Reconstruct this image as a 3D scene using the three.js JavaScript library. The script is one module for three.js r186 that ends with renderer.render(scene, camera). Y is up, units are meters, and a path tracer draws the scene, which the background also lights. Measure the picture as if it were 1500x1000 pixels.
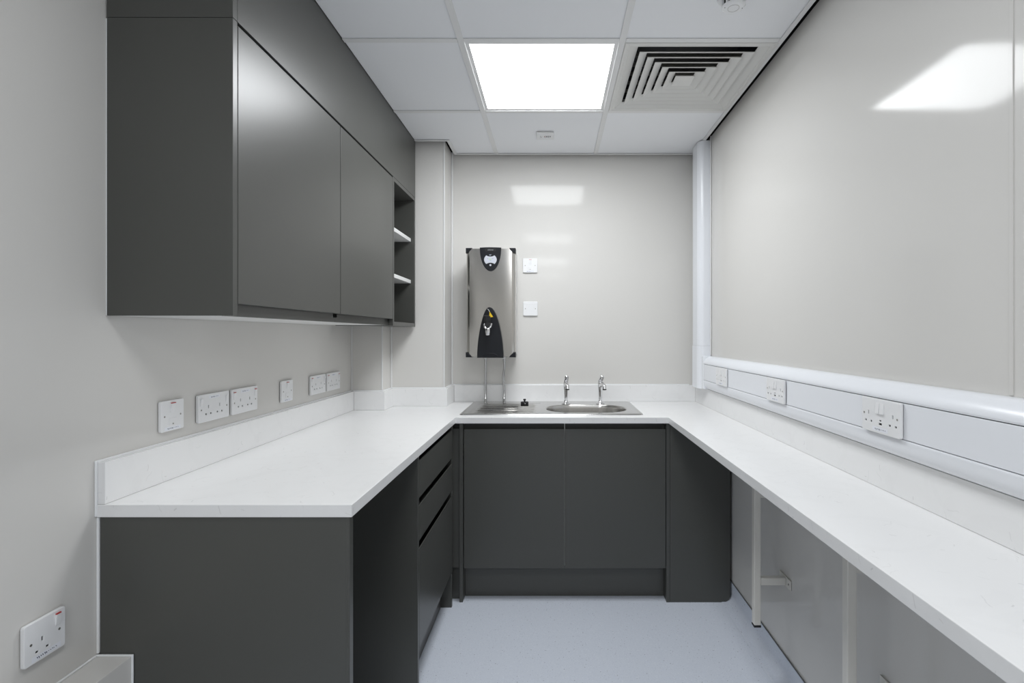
import * as THREE from 'three';
import { RoundedBoxGeometry } from 'three/addons/geometries/RoundedBoxGeometry.js';
import { mergeGeometries } from 'three/addons/utils/BufferGeometryUtils.js';
import { RectAreaLightUniformsLib } from 'three/addons/lights/RectAreaLightUniformsLib.js';

// ───────────────────────── camera, light, exposure ─────────────────────────
// Room axes: x to the right, y up, depth d = -z away from the camera.
const F = 742, VPX = 810, VPY = 490, CAM_H = 1.315;
const scene = new THREE.Scene();
scene.background = new THREE.Color(0x000000);
const camera = new THREE.PerspectiveCamera(2 * Math.atan(500 / F) * 180 / Math.PI, 1.5, 0.02, 30);
camera.position.set(0, CAM_H, 0);
camera.lookAt(0, CAM_H, -1);
camera.setViewOffset(1500, 1000, 750 - VPX, 500 - VPY, 1500, 1000);   // the shifted lens that keeps verticals upright
camera.updateProjectionMatrix();
const renderer = new THREE.WebGLRenderer();
renderer.toneMapping = THREE.LinearToneMapping;
renderer.toneMappingExposure = 1.65;
renderer.shadowMap.enabled = true;
RectAreaLightUniformsLib.init();
const PANEL_LIGHT = 11.0;                       // radiance of the ceiling LED panels
const PANEL_COLOR = new THREE.Color(0.95, 0.978, 1.0);

// ───────────────────────── helpers ─────────────────────────
let seed = 7;
const rnd = () => { seed = (seed * 1664525 + 1013904223) >>> 0; return seed / 4294967296; };
const taken = new Map();
function numbered(name) {
  const n = taken.get(name) ?? 0; taken.set(name, n + 1);
  return n ? name + '_' + String(n).padStart(3, '0') : name;
}
function boxUV(g) {                            // uv in metres from the dominant axis of each face
  const p = g.attributes.position, n = g.attributes.normal, uv = new Float32Array(p.count * 2);
  for (let i = 0; i < p.count; i++) {
    const ax = Math.abs(n.getX(i)), ay = Math.abs(n.getY(i)), az = Math.abs(n.getZ(i));
    if (ay >= ax && ay >= az) { uv[2 * i] = p.getX(i); uv[2 * i + 1] = p.getZ(i); }
    else if (ax >= az) { uv[2 * i] = p.getZ(i); uv[2 * i + 1] = p.getY(i); }
    else { uv[2 * i] = p.getX(i); uv[2 * i + 1] = p.getY(i); }
  }
  g.setAttribute('uv', new THREE.BufferAttribute(uv, 2));
  return g;
}
const clean = (g) => { const h = g.index ? g.toNonIndexed() : g; for (const k of Object.keys(h.attributes)) if (!['position', 'normal', 'uv'].includes(k)) h.deleteAttribute(k); return h; };
function bx(x0, x1, y0, y1, d0, d1, r = 0.001) {     // a box between room coordinates, edges rounded
  const w = x1 - x0, h = y1 - y0, q = d1 - d0;
  const rr = Math.min(r, w * 0.45, h * 0.45, q * 0.45);
  const g = rr > 0 ? new RoundedBoxGeometry(w, h, q, 2, rr) : new THREE.BoxGeometry(w, h, q);
  g.translate((x0 + x1) / 2, (y0 + y1) / 2, -(d0 + d1) / 2);
  return g;
}
const cyl = (r0, r1, h, n = 24) => new THREE.CylinderGeometry(r1, r0, h, n);
function tube(pts, r, n = 32, rs = 12, closed = false) {
  return new THREE.TubeGeometry(new THREE.CatmullRomCurve3(pts.map((p) => new THREE.Vector3(...p)), closed), n, r, rs, closed);
}
const lathe = (pts, n = 32) => new THREE.LatheGeometry(pts.map((p) => new THREE.Vector2(...p)), n);
function extrude(shape, depth, bevel = 0, seg = 2, curve = 16) {
  return new THREE.ExtrudeGeometry(shape, { depth: depth - 2 * bevel, bevelEnabled: bevel > 0, bevelThickness: bevel, bevelSize: bevel, bevelOffset: -bevel, bevelSegments: seg, curveSegments: curve }).translate(0, 0, bevel);
}
function poly(pts) { const s = new THREE.Shape(); pts.forEach((p, i) => (i ? s.lineTo(...p) : s.moveTo(...p))); s.closePath(); return s; }
function rrect(x0, x1, y0, y1, r, S = THREE.Shape) {
  const s = new S();
  s.moveTo(x0 + r, y0); s.lineTo(x1 - r, y0); s.absarc(x1 - r, y0 + r, r, -Math.PI / 2, 0);
  s.lineTo(x1, y1 - r); s.absarc(x1 - r, y1 - r, r, 0, Math.PI / 2);
  s.lineTo(x0 + r, y1); s.absarc(x0 + r, y1 - r, r, Math.PI / 2, Math.PI);
  s.lineTo(x0, y0 + r); s.absarc(x0 + r, y0 + r, r, Math.PI, Math.PI * 1.5);
  return s;
}
// a plan shape (x, d) becomes a slab between y0 and y1
function planSlab(shape, y0, y1, bevel = 0.0012) { return extrude(shape, y1 - y0, bevel).rotateX(-Math.PI / 2).translate(0, y0, 0); }
// a section (s, y) becomes a bar running from depth d0 to d1; s is along x
function sectionBar(shape, d0, d1, bevel = 0) { return extrude(shape, d1 - d0, bevel).translate(0, 0, -d1); }

// a section (d, y) becomes a bar running from x0 to x1
function sectionAlongX(shape, x0, x1, bevel = 0) { return extrude(shape, x1 - x0, bevel).rotateY(Math.PI / 2).translate(x0, 0, 0); }

function obj(name, geos, material, parent, keepUV = false) {   // one named mesh; geometry given in room coordinates, or local ones when the parent says so
  const list = (Array.isArray(geos) ? geos : [geos]).map(clean);
  const g = list.length > 1 ? mergeGeometries(list) : list[0];
  if (!keepUV) boxUV(g);
  const m = new THREE.Mesh(g, material);
  m.name = parent ? name : numbered(name);
  if (parent) {
    if (parent.userData.roomBase) m.geometry.translate(-parent.userData.roomBase.x, -parent.userData.roomBase.y, -parent.userData.roomBase.z);
    parent.add(m);
    m.userData.roomBase = parent.userData.roomBase;
  } else scene.add(m);
  return m;
}
function tag(o, label, category, group) { o.userData.label = label; o.userData.category = category; if (group) o.userData.group = group; return o; }
function thing(name, label, category, at, group) {            // Group at the base of the thing; its parts are given in room coordinates (x, y, z = -d)
  const o = new THREE.Group(); o.name = numbered(name); scene.add(o);
  o.position.set(at[0], at[1], -at[2]); o.userData.roomBase = o.position.clone();
  return tag(o, label, category, group);
}
function localThing(name, label, category, at, turn, group) { // Group whose parts are given in its own coordinates
  const o = new THREE.Group(); o.name = numbered(name); scene.add(o);
  o.position.set(at[0], at[1], -at[2]); o.rotation.y = turn;
  return tag(o, label, category, group);
}
function struct(name, geos, material) { const m = obj(name, geos, material); m.userData.kind = 'structure'; return m; }
function structGroup(name) { const o = new THREE.Group(); o.name = name; o.userData.kind = 'structure'; scene.add(o); return o; }

// ───────────────────────── textures and materials ─────────────────────────
function canvasTexture(w, h, draw, metresX, metresY) {
  const c = document.createElement('canvas'); c.width = w; c.height = h;
  draw(c.getContext('2d'), w, h);
  const t = new THREE.CanvasTexture(c); t.colorSpace = THREE.SRGBColorSpace;
  t.wrapS = t.wrapT = THREE.RepeatWrapping;
  if (metresX) t.repeat.set(1 / metresX, 1 / metresY);
  return t;
}
function squiggle(g, x, y, len, wob, style, width, W, H) {
  let a = rnd() * Math.PI * 2;
  g.strokeStyle = style; g.lineWidth = width;
  const pts = [[x, y]];
  for (let i = 0; i < len; i++) { a += (rnd() - 0.5) * wob; x += Math.cos(a) * 5; y += Math.sin(a) * 5; pts.push([x, y]); }
  for (const ox of [-W, 0, W]) for (const oy of [-H, 0, H]) { g.beginPath(); pts.forEach(([px, py], i) => (i ? g.lineTo(px + ox, py + oy) : g.moveTo(px + ox, py + oy))); g.stroke(); }
}
const quartzMap = canvasTexture(1536, 1536, (g, W, H) => {
  g.fillStyle = '#eeeeee'; g.fillRect(0, 0, W, H);
  for (let i = 0; i < 90; i++) squiggle(g, rnd() * W, rnd() * H, 20 + rnd() * 60, 0.5, 'rgba(214,215,217,0.06)', 14 + rnd() * 26, W, H);
  for (let i = 0; i < 150; i++) squiggle(g, rnd() * W, rnd() * H, 3 + rnd() * 9, 1.3, `rgba(150,148,148,${0.05 + rnd() * 0.13})`, 1 + rnd() * 1.6, W, H);
  for (let i = 0; i < 240; i++) squiggle(g, rnd() * W, rnd() * H, 1 + rnd() * 3, 1.8, `rgba(120,118,118,${0.05 + rnd() * 0.12})`, 1 + rnd() * 2, W, H);
}, 1.3, 1.3);
const floorMap = canvasTexture(1024, 1024, (g, W, H) => {
  g.fillStyle = 'rgb(214,220,231)'; g.fillRect(0, 0, W, H);
  for (let i = 0; i < 9000; i++) { const v = rnd(); g.fillStyle = v < 0.5 ? `rgba(192,198,211,${0.25 + rnd() * 0.3})` : `rgba(232,237,244,${0.25 + rnd() * 0.3})`; const s = 1.5 + rnd() * 4; g.fillRect(rnd() * W, rnd() * H, s, s); }
  for (let i = 0; i < 420; i++) { g.fillStyle = rnd() < 0.55 ? 'rgba(96,100,112,0.75)' : 'rgba(232,236,244,0.85)'; const s = 2 + rnd() * 2.2; g.fillRect(rnd() * W, rnd() * H, s, s); }
}, 0.7, 0.7);
const brushedMap = (() => {
  const n = 256, d = new Uint8Array(n * n * 4);
  for (let y = 0; y < n; y++) { const row = 120 + rnd() * 40; for (let x = 0; x < n; x++) { const v = row + (rnd() - 0.5) * 12; d.set([v, v, v, 255], (y * n + x) * 4); } }
  const t = new THREE.DataTexture(d, n, n); t.magFilter = THREE.LinearFilter; t.wrapS = t.wrapT = THREE.RepeatWrapping; t.repeat.set(3, 12); t.needsUpdate = true; return t;
})();
const labelMap = canvasTexture(256, 64, (g, W, H) => {           // white adhesive label whose small print cannot be read in the photograph
  g.fillStyle = '#eef0f6'; g.fillRect(0, 0, W, H);
  g.strokeStyle = '#454b60';
  let x = 44;
  for (let i = 0; i < 11; i++) {
    g.lineWidth = i < 6 ? 6 : 4;
    const h = i < 6 ? 11 : 8;
    g.beginPath(); g.moveTo(x, 32 - h + rnd() * 6); g.lineTo(x + 4 + rnd() * 7, 32 + h - rnd() * 6); g.lineTo(x + 7, 32 - h + rnd() * 16); g.stroke();
    x += (i % 2 ? 19 : 14);
  }
});
const std = (color, roughness, extra = {}) => new THREE.MeshPhysicalMaterial({ color: new THREE.Color(...(Array.isArray(color) ? color : [color, color, color])), roughness, ...extra });
const M = {
  cladding: std([0.69, 0.677, 0.652], 0.085, { specularIntensity: 0.28 }),
  cladTrim: std([0.78, 0.78, 0.78], 0.2),
  voidDark: std([0.02, 0.02, 0.02], 0.9),
  slab: std([0.05, 0.05, 0.05], 0.9),
  floor: new THREE.MeshPhysicalMaterial({ map: floorMap, roughness: 0.5 }),
  capStrip: std([0.12, 0.125, 0.13], 0.5),
  tile: std([0.89, 0.90, 0.92], 0.85),
  grid: std([0.80, 0.80, 0.795], 0.45),
  graphite: std([0.0725, 0.0735, 0.0675], 0.33),
  quartz: new THREE.MeshPhysicalMaterial({ map: quartzMap, roughness: 0.22 }),
  whiteBoard: std([0.76, 0.76, 0.75], 0.4),
  silicone: std([0.86, 0.87, 0.88], 0.35),
  plastic: std([0.84, 0.845, 0.855], 0.28),
  trunk: std([0.84, 0.86, 0.90], 0.25),
  groove: std([0.05, 0.05, 0.05], 0.8),
  hole: std([0.012, 0.012, 0.012], 0.7),
  screw: std([0.35, 0.34, 0.31], 0.4, { metalness: 0.8 }),
  red: std([0.45, 0.02, 0.015], 0.35),
  label: new THREE.MeshPhysicalMaterial({ map: labelMap, roughness: 0.4 }),
  cream: std([0.74, 0.72, 0.67], 0.35),
  black: std([0.012, 0.012, 0.013], 0.45),
  boilerBlack: std([0.009, 0.010, 0.013], 0.4, { specularIntensity: 0.6 }),
  steel: std([0.56, 0.555, 0.545], 0.17, { metalness: 1 }),
  bowlSteel: std([0.52, 0.51, 0.49], 0.22, { metalness: 1 }),
  boilerSteel: std([0.52, 0.505, 0.48], 0.16, { metalness: 1 }),
  chrome: std([0.78, 0.78, 0.79], 0.06, { metalness: 1 }),
  pipe: std([0.50, 0.50, 0.50], 0.12, { metalness: 1 }),
  boilerSide: std([0.70, 0.70, 0.70], 0.3),
  display: std([0.55, 0.57, 0.62], 0.3),
  yellow: std([0.75, 0.50, 0.01], 0.45),
  diffuser: std([0.74, 0.735, 0.71], 0.45),
  duct: std([0.07, 0.07, 0.072], 0.7),
  glow: new THREE.MeshStandardMaterial({ color: 0xffffff, roughness: 0.5, emissive: 0xffffff, emissiveIntensity: 1.0 }),
};

// ───────────────────────── room measures ─────────────────────────
const XL = -1.09, XR = 0.884, DB = 3.085, DR = -3.95;       // wall planes: left, right, back, rear
const CEIL = 2.403, WTOP = 2.423;                            // ceiling face, top of the wall cladding
const PX = -0.618, PD = 2.882, NX = -0.9225, ND = 2.738;     // pier side and front, nib side and front
const WT = 0.91, WB = 0.88;                                  // worktop top and underside
const VT = 2.78;                                             // top of the void over the ceiling

// ───────────────────────── floor and walls ─────────────────────────
struct('floor', bx(XL - 0.12, XR + 0.12, -0.06, 0, DR - 0.12, DB + 0.12, 0), M.floor);
// gently uneven cladding sheet on the plane x = XR, facing the room
function wavySheet(d0, d1, y0, y1, phase) {
  const g = new THREE.PlaneGeometry(d1 - d0, y1 - y0, 48, 48);
  const p = g.attributes.position;
  for (let i = 0; i < p.count; i++) {
    const u = p.getX(i), v = p.getY(i);
    const edge = Math.min(1, ((d1 - d0) / 2 - Math.abs(u)) / 0.08) * Math.min(1, ((y1 - y0) / 2 - Math.abs(v)) / 0.08);
    p.setZ(i, -0.0007 * Math.max(0, edge) + 0.00045 * (Math.sin(u * 5.1 + phase) * Math.cos(v * 4.3 + phase * 1.7) + 0.6 * Math.sin(v * 7.7 - u * 3.1 + phase)) * Math.max(0, edge));
  }
  g.computeVertexNormals();
  return g.rotateY(-Math.PI / 2).translate(XR, (y0 + y1) / 2, -(d0 + d1) / 2);
}
{
  const w = structGroup('wall_right');
  obj('backing', [bx(XR + 0.003, XR + 0.12, 0, WTOP, DR - 0.12, DB + 0.12, 0)], M.cladding, w);
  obj('masonry', bx(XR + 0.03, XR + 0.12, WTOP + 0.0005, VT, DR - 0.12, DB + 0.12, 0), M.voidDark, w);
  obj('cladding_panel', wavySheet(0.976, DB, 0.0, WTOP, 0.6), M.cladding, w);
  obj('cladding_panel', wavySheet(DR, 0.976, 0.0, WTOP, 2.3), M.cladding, w);
  for (const [a, b] of [[0.101, WB - 0.002], [1.198, WTOP]]) obj('joint_strip', bx(XR - 0.0022, XR + 0.002, a, b, 0.9715, 0.9805, 0.0008), M.cladding, w);
  const b = structGroup('wall_back');
  obj('cladding_panel', bx(XL - 0.12, XR + 0.0005, 0, WTOP, DB, DB + 0.12, 0), M.cladding, b);
  obj('masonry', bx(XL - 0.12, XR + 0.0005, WTOP + 0.0005, VT, DB + 0.03, DB + 0.12, 0), M.voidDark, b);
  const l = structGroup('wall_left');
  obj('cladding_panel', bx(XL - 0.12, XL, 0, WTOP, DR - 0.12, DB, 0), M.cladding, l);
  obj('masonry', bx(XL - 0.12, XL - 0.03, WTOP + 0.0005, VT, DR - 0.12, DB, 0), M.voidDark, l);
  const p = structGroup('wall_pier');
  obj('cladding_panel', bx(XL, PX, 0, WTOP, PD, DB, 0), M.cladding, p);
  obj('nib', bx(XL, NX, 0, WTOP, ND, PD, 0), M.cladding, p);
  obj('masonry', bx(XL, PX - 0.03, WTOP + 0.0005, VT, PD + 0.03, DB, 0), M.voidDark, p);
  const r = structGroup('wall_rear');
  obj('cladding_panel', bx(XL, XR + 0.001, 0, WTOP, DR - 0.12, DR, 0), M.cladding, r);
  obj('masonry', bx(XL, XR + 0.001, WTOP + 0.0005, VT, DR - 0.12, DR - 0.03, 0), M.voidDark, r);
  struct('ceiling_slab', bx(XL - 0.12, XR + 0.12, VT + 0.001, VT + 0.1, DR - 0.12, DB + 0.12, 0), M.slab);
}
// corner trims of the cladding
{
  const t = (n, g) => struct('trim_' + n, g, M.cladTrim);
  t(1, bx(PX + 0.0003, PX + 0.011, 1.015, WTOP, DB - 0.011, DB - 0.0003, 0.003));          // pier to back wall
  t(2, bx(NX + 0.0003, NX + 0.010, 1.015, WTOP, PD - 0.010, PD - 0.0003, 0.003));          // nib to pier
  t(3, bx(PX - 0.005, PX + 0.0022, 1.015, WTOP, PD - 0.0022, PD + 0.005, 0.0015));         // outer corner of the pier
  t(4, bx(NX - 0.005, NX + 0.0022, 1.015, 1.36, ND - 0.0022, ND + 0.005, 0.0015));         // outer corner of the nib
  t(5, bx(XL + 0.0003, XL + 0.007, 1.015, 1.36, ND - 0.007, ND - 0.0003, 0.002));          // left wall to nib
  t(6, bx(XR - 0.007, XR - 0.0003, 1.20, WTOP, 2.822, 2.831, 0.002));                      // beside the riser trunking
}
// coved vinyl skirting along the right wall, and the dark capping on it
{
  const s = new THREE.Shape(), r = 0.036, t = 0.003;
  s.moveTo(XR - 0.0008, 0.001); s.lineTo(XR - 0.0008, 0.095); s.lineTo(XR - t, 0.095); s.lineTo(XR - t, r + t);
  s.absarc(XR - t - r, r + t, r, 0, -Math.PI / 2, true);
  s.lineTo(XR - 0.05, t); s.lineTo(XR - 0.056, 0.001); s.closePath();
  const g = sectionBar(s, DR + 0.002, 2.52);
  const b = struct('baseboard_right', g, M.floor);
  const cap = obj('cap_strip', bx(XR - 0.0045, XR - 0.0006, 0.0955, 0.0995, DR + 0.002, 2.52, 0.0008), M.capStrip, b);
  cap.userData.label = 'dark capping strip';
}

// ───────────────────────── suspended ceiling ─────────────────────────
const GX = [-0.942, -0.342, 0.258, 0.858];
const GD = [-3.923, -3.523, -2.923, -2.323, -1.723, -1.123, -0.523, 0.077, 0.677, 1.277, 1.877, 2.477, 3.077];
const CABF = -0.779, CAB0 = 1.2325;                          // face and near end of the wall cabinets
{
  const c = structGroup('ceiling');
  const T0 = CEIL + 0.004, T1 = CEIL + 0.019, e = 0.004;
  const tileShape = (pts) => planSlab(poly(pts), T0, T1, 0.0015);
  for (let j = 0; j < GD.length - 1; j++) {
    const d0 = j ? GD[j] + e : DR + 0.034, d1 = Math.min(GD[j + 1] - e, 3.060);
    const light = [-3.523, -1.723, 0.077, 1.877].includes(GD[j]);
    // column beside the wall cabinets
    if (GD[j] > 1.2) {
      const x0 = CABF + 0.002;
      if (GD[j] === 2.477) obj('ceiling_tile', tileShape([[x0, d0], [GX[1] - e, d0], [GX[1] - e, d1], [PX + 0.024, d1], [PX + 0.024, 2.850], [x0, 2.850]]), M.tile, c);
      else obj('ceiling_tile', tileShape([[x0, d0], [GX[1] - e, d0], [GX[1] - e, d1], [x0, d1]]), M.tile, c);
    } else {
      const dd = Math.min(d1, 1.215);
      obj('ceiling_tile', tileShape([[GX[0] + e, d0], [GX[1] - e, d0], [GX[1] - e, d1], [d1 > dd ? CABF + 0.002 : GX[0] + e, d1], ...(d1 > dd ? [[CABF + 0.002, dd], [GX[0] + e, dd]] : [])]), M.tile, c);
      obj('ceiling_tile', tileShape([[XL + 0.03, d0], [GX[0] - e, d0], [GX[0] - e, dd], [XL + 0.03, dd]]), M.tile, c);
    }
    if (!light) obj('ceiling_tile', tileShape([[GX[1] + e, d0], [GX[2] - e, d0], [GX[2] - e, d1], [GX[1] + e, d1]]), M.tile, c);
    if (GD[j] !== 1.877) obj('ceiling_tile', tileShape([[GX[2] + e, d0], [GX[3] - e, d0], [GX[3] - e, d1], [GX[2] + e, d1]]), M.tile, c);
  }
  const B0 = CEIL, B1 = CEIL + 0.0035, h = 0.012;
  const bar = (x0, x1, d0, d1) => obj('grid_bar', bx(x0, x1, B0, B1, d0, d1, 0.0008), M.grid, c);
  bar(GX[1] - h, GX[1] + h, DR + 0.012, 3.0455);
  bar(GX[2] - h, GX[2] + h, DR + 0.012, 3.0455);
  bar(GX[0] - h, GX[0] + h, DR + 0.012, 1.215);
  for (const d of GD.slice(1, -1)) {
    bar(d > 1.2 ? CABF + 0.002 : GX[0] + h + 0.0005, GX[1] - h - 0.0005, d - h, d + h);
    if (d < 1.2) bar(XL + 0.03, GX[0] - h - 0.0005, d - h, d + h);
    bar(GX[1] + h + 0.0005, GX[2] - h - 0.0005, d - h, d + h);
    bar(GX[2] + h + 0.0005, 0.8375, d - h, d + h);
  }
  const trim = (...g) => obj('edge_trim', g, M.grid, c);
  const A0 = CEIL - 0.0006, A1 = CEIL + 0.0016, U = CEIL + 0.032;
  trim(bx(0.838, 0.856, A0, A1, DR + 0.03, 3.0655, 0.0004), bx(0.8545, 0.856, A1, U, DR + 0.03, 3.0655, 0));
  trim(bx(-0.597, 0.8375, A0, A1, 3.0475, 3.0655, 0.0004), bx(-0.597, 0.8375, A1, U, 3.064, 3.0655, 0));
  trim(bx(-0.597, -0.579, A0, A1, 2.8535, 3.047, 0.0004), bx(-0.597, -0.5955, A1, U, 2.8535, 3.047, 0));
  trim(bx(CABF + 0.002, -0.579, A0, A1, 2.835, 2.853, 0.0004), bx(CABF + 0.002, -0.597, A1, U, 2.8515, 2.853, 0));
  trim(bx(XL + 0.028, XL + 0.046, A0, A1, DR + 0.03, 1.21, 0.0004));
}

// ───────────────────────── LED panels ─────────────────────────
[['bright square LED ceiling panel next to the louvred air diffuser', 1.877, 1], ['dimmed square LED ceiling panel over the open end of the worktop', 0.077, 0.45], ['square LED ceiling panel in the middle of the room', -1.723, 1], ['square LED ceiling panel by the rear wall', -3.523, 0.6]].forEach(([label, d0, level]) => {
  const cx = -0.042, cd = d0 + 0.3, hw = 0.2935, gw = 0.2725;
  const t = thing('led_panel', label, 'ceiling light', [cx, CEIL, cd], 'LED ceiling panels');
  const q = (S, a) => { const s = new S(); s.moveTo(-a, -a); s.lineTo(a, -a); s.lineTo(a, a); s.lineTo(-a, a); s.closePath(); return s; };
  const f = q(THREE.Shape, hw); f.holes.push(q(THREE.Path, gw));
  obj('frame', planSlab(f, CEIL + 0.0038, CEIL + 0.014, 0.001).translate(cx, 0, -cd), M.grid, t);
  obj('diffuser_sheet', bx(cx - gw + 0.0005, cx + gw - 0.0005, CEIL + 0.0095, CEIL + 0.0135, cd - gw + 0.0005, cd + gw - 0.0005, 0), M.glow, t);
  const L = new THREE.RectAreaLight(PANEL_COLOR, PANEL_LIGHT * level, gw * 2, gw * 2);
  L.name = 'led_panel_light';
  L.rotation.x = -Math.PI / 2; L.position.set(0, 0.0085, 0); t.add(L);
});

// ───────────────────────── air diffuser ─────────────────────────
{
  const cx = 0.558, cd = 2.177;
  const t = thing('air_diffuser', 'cream four-way louvred air diffuser in the ceiling grid', 'air vent', [cx, CEIL, cd]);
  const ring = (pts) => {                                  // profile (half width, height) swept round a square
    const g = new THREE.LatheGeometry(pts.map(([r, y]) => new THREE.Vector2(r * Math.SQRT2, y)), 4, Math.PI / 4).toNonIndexed();
    g.computeVertexNormals();
    return g.translate(cx, CEIL, -cd);
  };
  obj('frame', ring([[0.287, 0.012], [0.287, -0.001], [0.284, -0.002], [0.276, -0.002], [0.274, 0.0], [0.264, 0.0], [0.262, 0.002], [0.231, 0.0175], [0.231, 0.019], [0.250, 0.019], [0.250, 0.04]].reverse()), M.diffuser, t);
  for (const h of [0.223, 0.186, 0.149, 0.112, 0.075]) {
    obj('louvre_blade', ring([[h - 0.034, 0.0165], [h - 0.003, 0.0012], [h - 0.0025, 0.0], [h, 0.0], [h, 0.003], [h - 0.0335, 0.0180], [h - 0.034, 0.0165]].reverse()), M.diffuser, t);
  }
  obj('louvre_centre', ring([[0.0001, 0.0], [0.040, 0.0], [0.040, 0.004], [0.012, 0.017], [0.0001, 0.017]].reverse()), M.diffuser, t);
  obj('duct_box', ring([[0.252, 0.020], [0.252, 0.16], [0.0001, 0.16]].reverse()), M.duct, t);
  const bars = [];
  for (let k = -2; k <= 2; k++) bars.push(bx(cx - 0.24, cx + 0.24, CEIL + 0.024, CEIL + 0.040, cd + k * 0.075 - 0.001, cd + k * 0.075 + 0.001, 0));
  obj('damper_bar', bars, M.screw, t);
}
// ───────────────────────── smoke detector ─────────────────────────
{
  const t = localThing('smoke_detector', 'round white smoke detector with black slots under a ceiling tile', 'smoke detector', [0.578, CEIL + 0.0035, 1.622], 0.62);
  obj('base', lathe([[0.0001, 0], [0.051, 0], [0.052, -0.004], [0.050, -0.012], [0.046, -0.016], [0.0001, -0.016]].reverse(), 40), M.plastic, t);
  obj('chamber', cyl(0.0295, 0.0295, 0.028, 32).translate(0, -0.028, 0), M.hole, t);
  obj('cover', [lathe([[0.0001, -0.047], [0.026, -0.047], [0.0325, -0.044], [0.0365, -0.0405], [0.035, -0.0400], [0.0315, -0.042], [0.0001, -0.0445]], 40)], M.plastic, t);
  for (let k = 0; k < 8; k++) { const a = k * Math.PI / 4; obj('rib', new RoundedBoxGeometry(0.009, 0.030, 0.006, 1, 0.001).translate(0.0318, -0.0285, 0).rotateY(a), M.plastic, t); }
  obj('test_ring', new THREE.TorusGeometry(0.0175, 0.0005, 6, 40).rotateX(Math.PI / 2).translate(0, -0.0471, 0), M.screw, t);
  for (const a of [0.6, 3.7]) obj('indicator', cyl(0.0014, 0.0014, 0.001, 12).translate(0.028 * Math.cos(a), -0.0463, 0.028 * Math.sin(a)), M.hole, t);
}
// ───────────────────────── key switch plate on the ceiling ─────────────────────────
{
  const t = localThing('key_switch', 'small white ceiling plate with a red dot and the word KEY', 'switch', [-0.0425, CEIL + 0.0035, 2.768], 0);
  obj('plate', new RoundedBoxGeometry(0.094, 0.010, 0.100, 2, 0.003).translate(0, -0.005, 0), M.plastic, t);
  obj('recess', new THREE.BoxGeometry(0.085, 0.003, 0.004).translate(0, -0.0055, 0.0505), M.diffuser, t);
  const map = canvasTexture(256, 256, (g, W, H) => {
    g.fillStyle = '#e8e9ea'; g.fillRect(0, 0, W, H);
    g.fillStyle = '#23252e'; g.font = 'bold 58px sans-serif'; g.textAlign = 'left'; g.textBaseline = 'middle'; g.save(); g.translate(140, 128); g.scale(0.85, 1.7); g.fillText('KEY', 0, 0); g.restore();
    g.fillRect(48, 92, 8, 22); g.fillRect(48, 122, 8, 12); g.fillRect(48, 146, 8, 22); g.fillRect(60, 160, 12, 8); g.fillRect(72, 104, 8, 8);
    g.fillStyle = '#8e9290'; g.fillRect(122, 70, 12, 10); g.fillRect(122, 168, 12, 10);
    g.fillStyle = '#7a1018'; g.beginPath(); g.arc(122, 130, 15, 0, 7); g.fill();
  });
  obj('print', new THREE.PlaneGeometry(0.082, 0.082).rotateX(Math.PI / 2).translate(0, -0.0103, 0), new THREE.MeshPhysicalMaterial({ map, roughness: 0.4 }), t, true);
}

// ───────────────────────── worktop with upstands ─────────────────────────
{
  const t = thing('worktop', 'white quartz U-shaped worktop with upstands and the sink let in', 'worktop', [-0.479, WB, 1.206]);
  const a = 0.0015;
  const s = poly([[XL + a, 1.206], [-0.479, 1.206], [-0.479, 2.48], [0.566, 2.48], [0.566, -0.95], [XR - a, -0.95], [XR - a, DB - a], [PX + a, DB - a], [PX + a, PD - a], [NX + a, PD - a], [NX + a, ND - a], [XL + a, ND - a]]);
  s.holes.push(rrect(-0.056, 0.416, 2.586, 2.919, 0.15, THREE.Path));
  obj('slab', planSlab(s, WB, WT, 0.0014), M.quartz, t);
  const U0 = WT + 0.0004, U1 = 1.0105, th = 0.020, g = 0.0008;
  const up = (x0, x1, d0, d1) => obj('upstand', bx(x0, x1, U0, U1, d0, d1, 0.0012), M.quartz, t);
  up(XL + a, XL + a + th, 1.2085, ND - a);
  up(XL + a + th + g, NX + th, ND - a - th, ND - a);
  up(NX + a, NX + th, ND - a + g, PD - a - th - g);
  up(NX + a, PX + th, PD - a - th, PD - a);
  up(PX + a, PX + th, PD - a + g, DB - a);
  up(PX + th + g, XR - a - th - g, DB - a - th, DB - a);
  up(XR - a - th, XR - a, -0.949, DB - a);
  const bead = (...b) => obj('sealant_bead', bx(...b, 0.002), M.silicone, t);
  const b0 = U1 - 0.001, b1 = U1 + 0.005;
  bead(XL + 0.0003, XL + 0.0065, b0, b1, 1.207, ND - 0.006);
  bead(XL + 0.0003, XL + 0.005, WB + 0.002, b1, 1.2025, 1.2085);
  bead(XL + 0.007, NX + 0.0065, b0, b1, ND - 0.0065, ND - 0.0003);
  bead(NX + 0.0003, NX + 0.0065, b0, b1, ND, PD - 0.007);
  bead(NX + 0.0003, PX + 0.0065, b0, b1, PD - 0.0065, PD - 0.0003);
  bead(PX + 0.0003, PX + 0.0065, b0, b1, PD, DB - 0.007);
  bead(PX + 0.0003, XR - 0.055, b0, b1, DB - 0.0065, DB - 0.0003);
}

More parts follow.
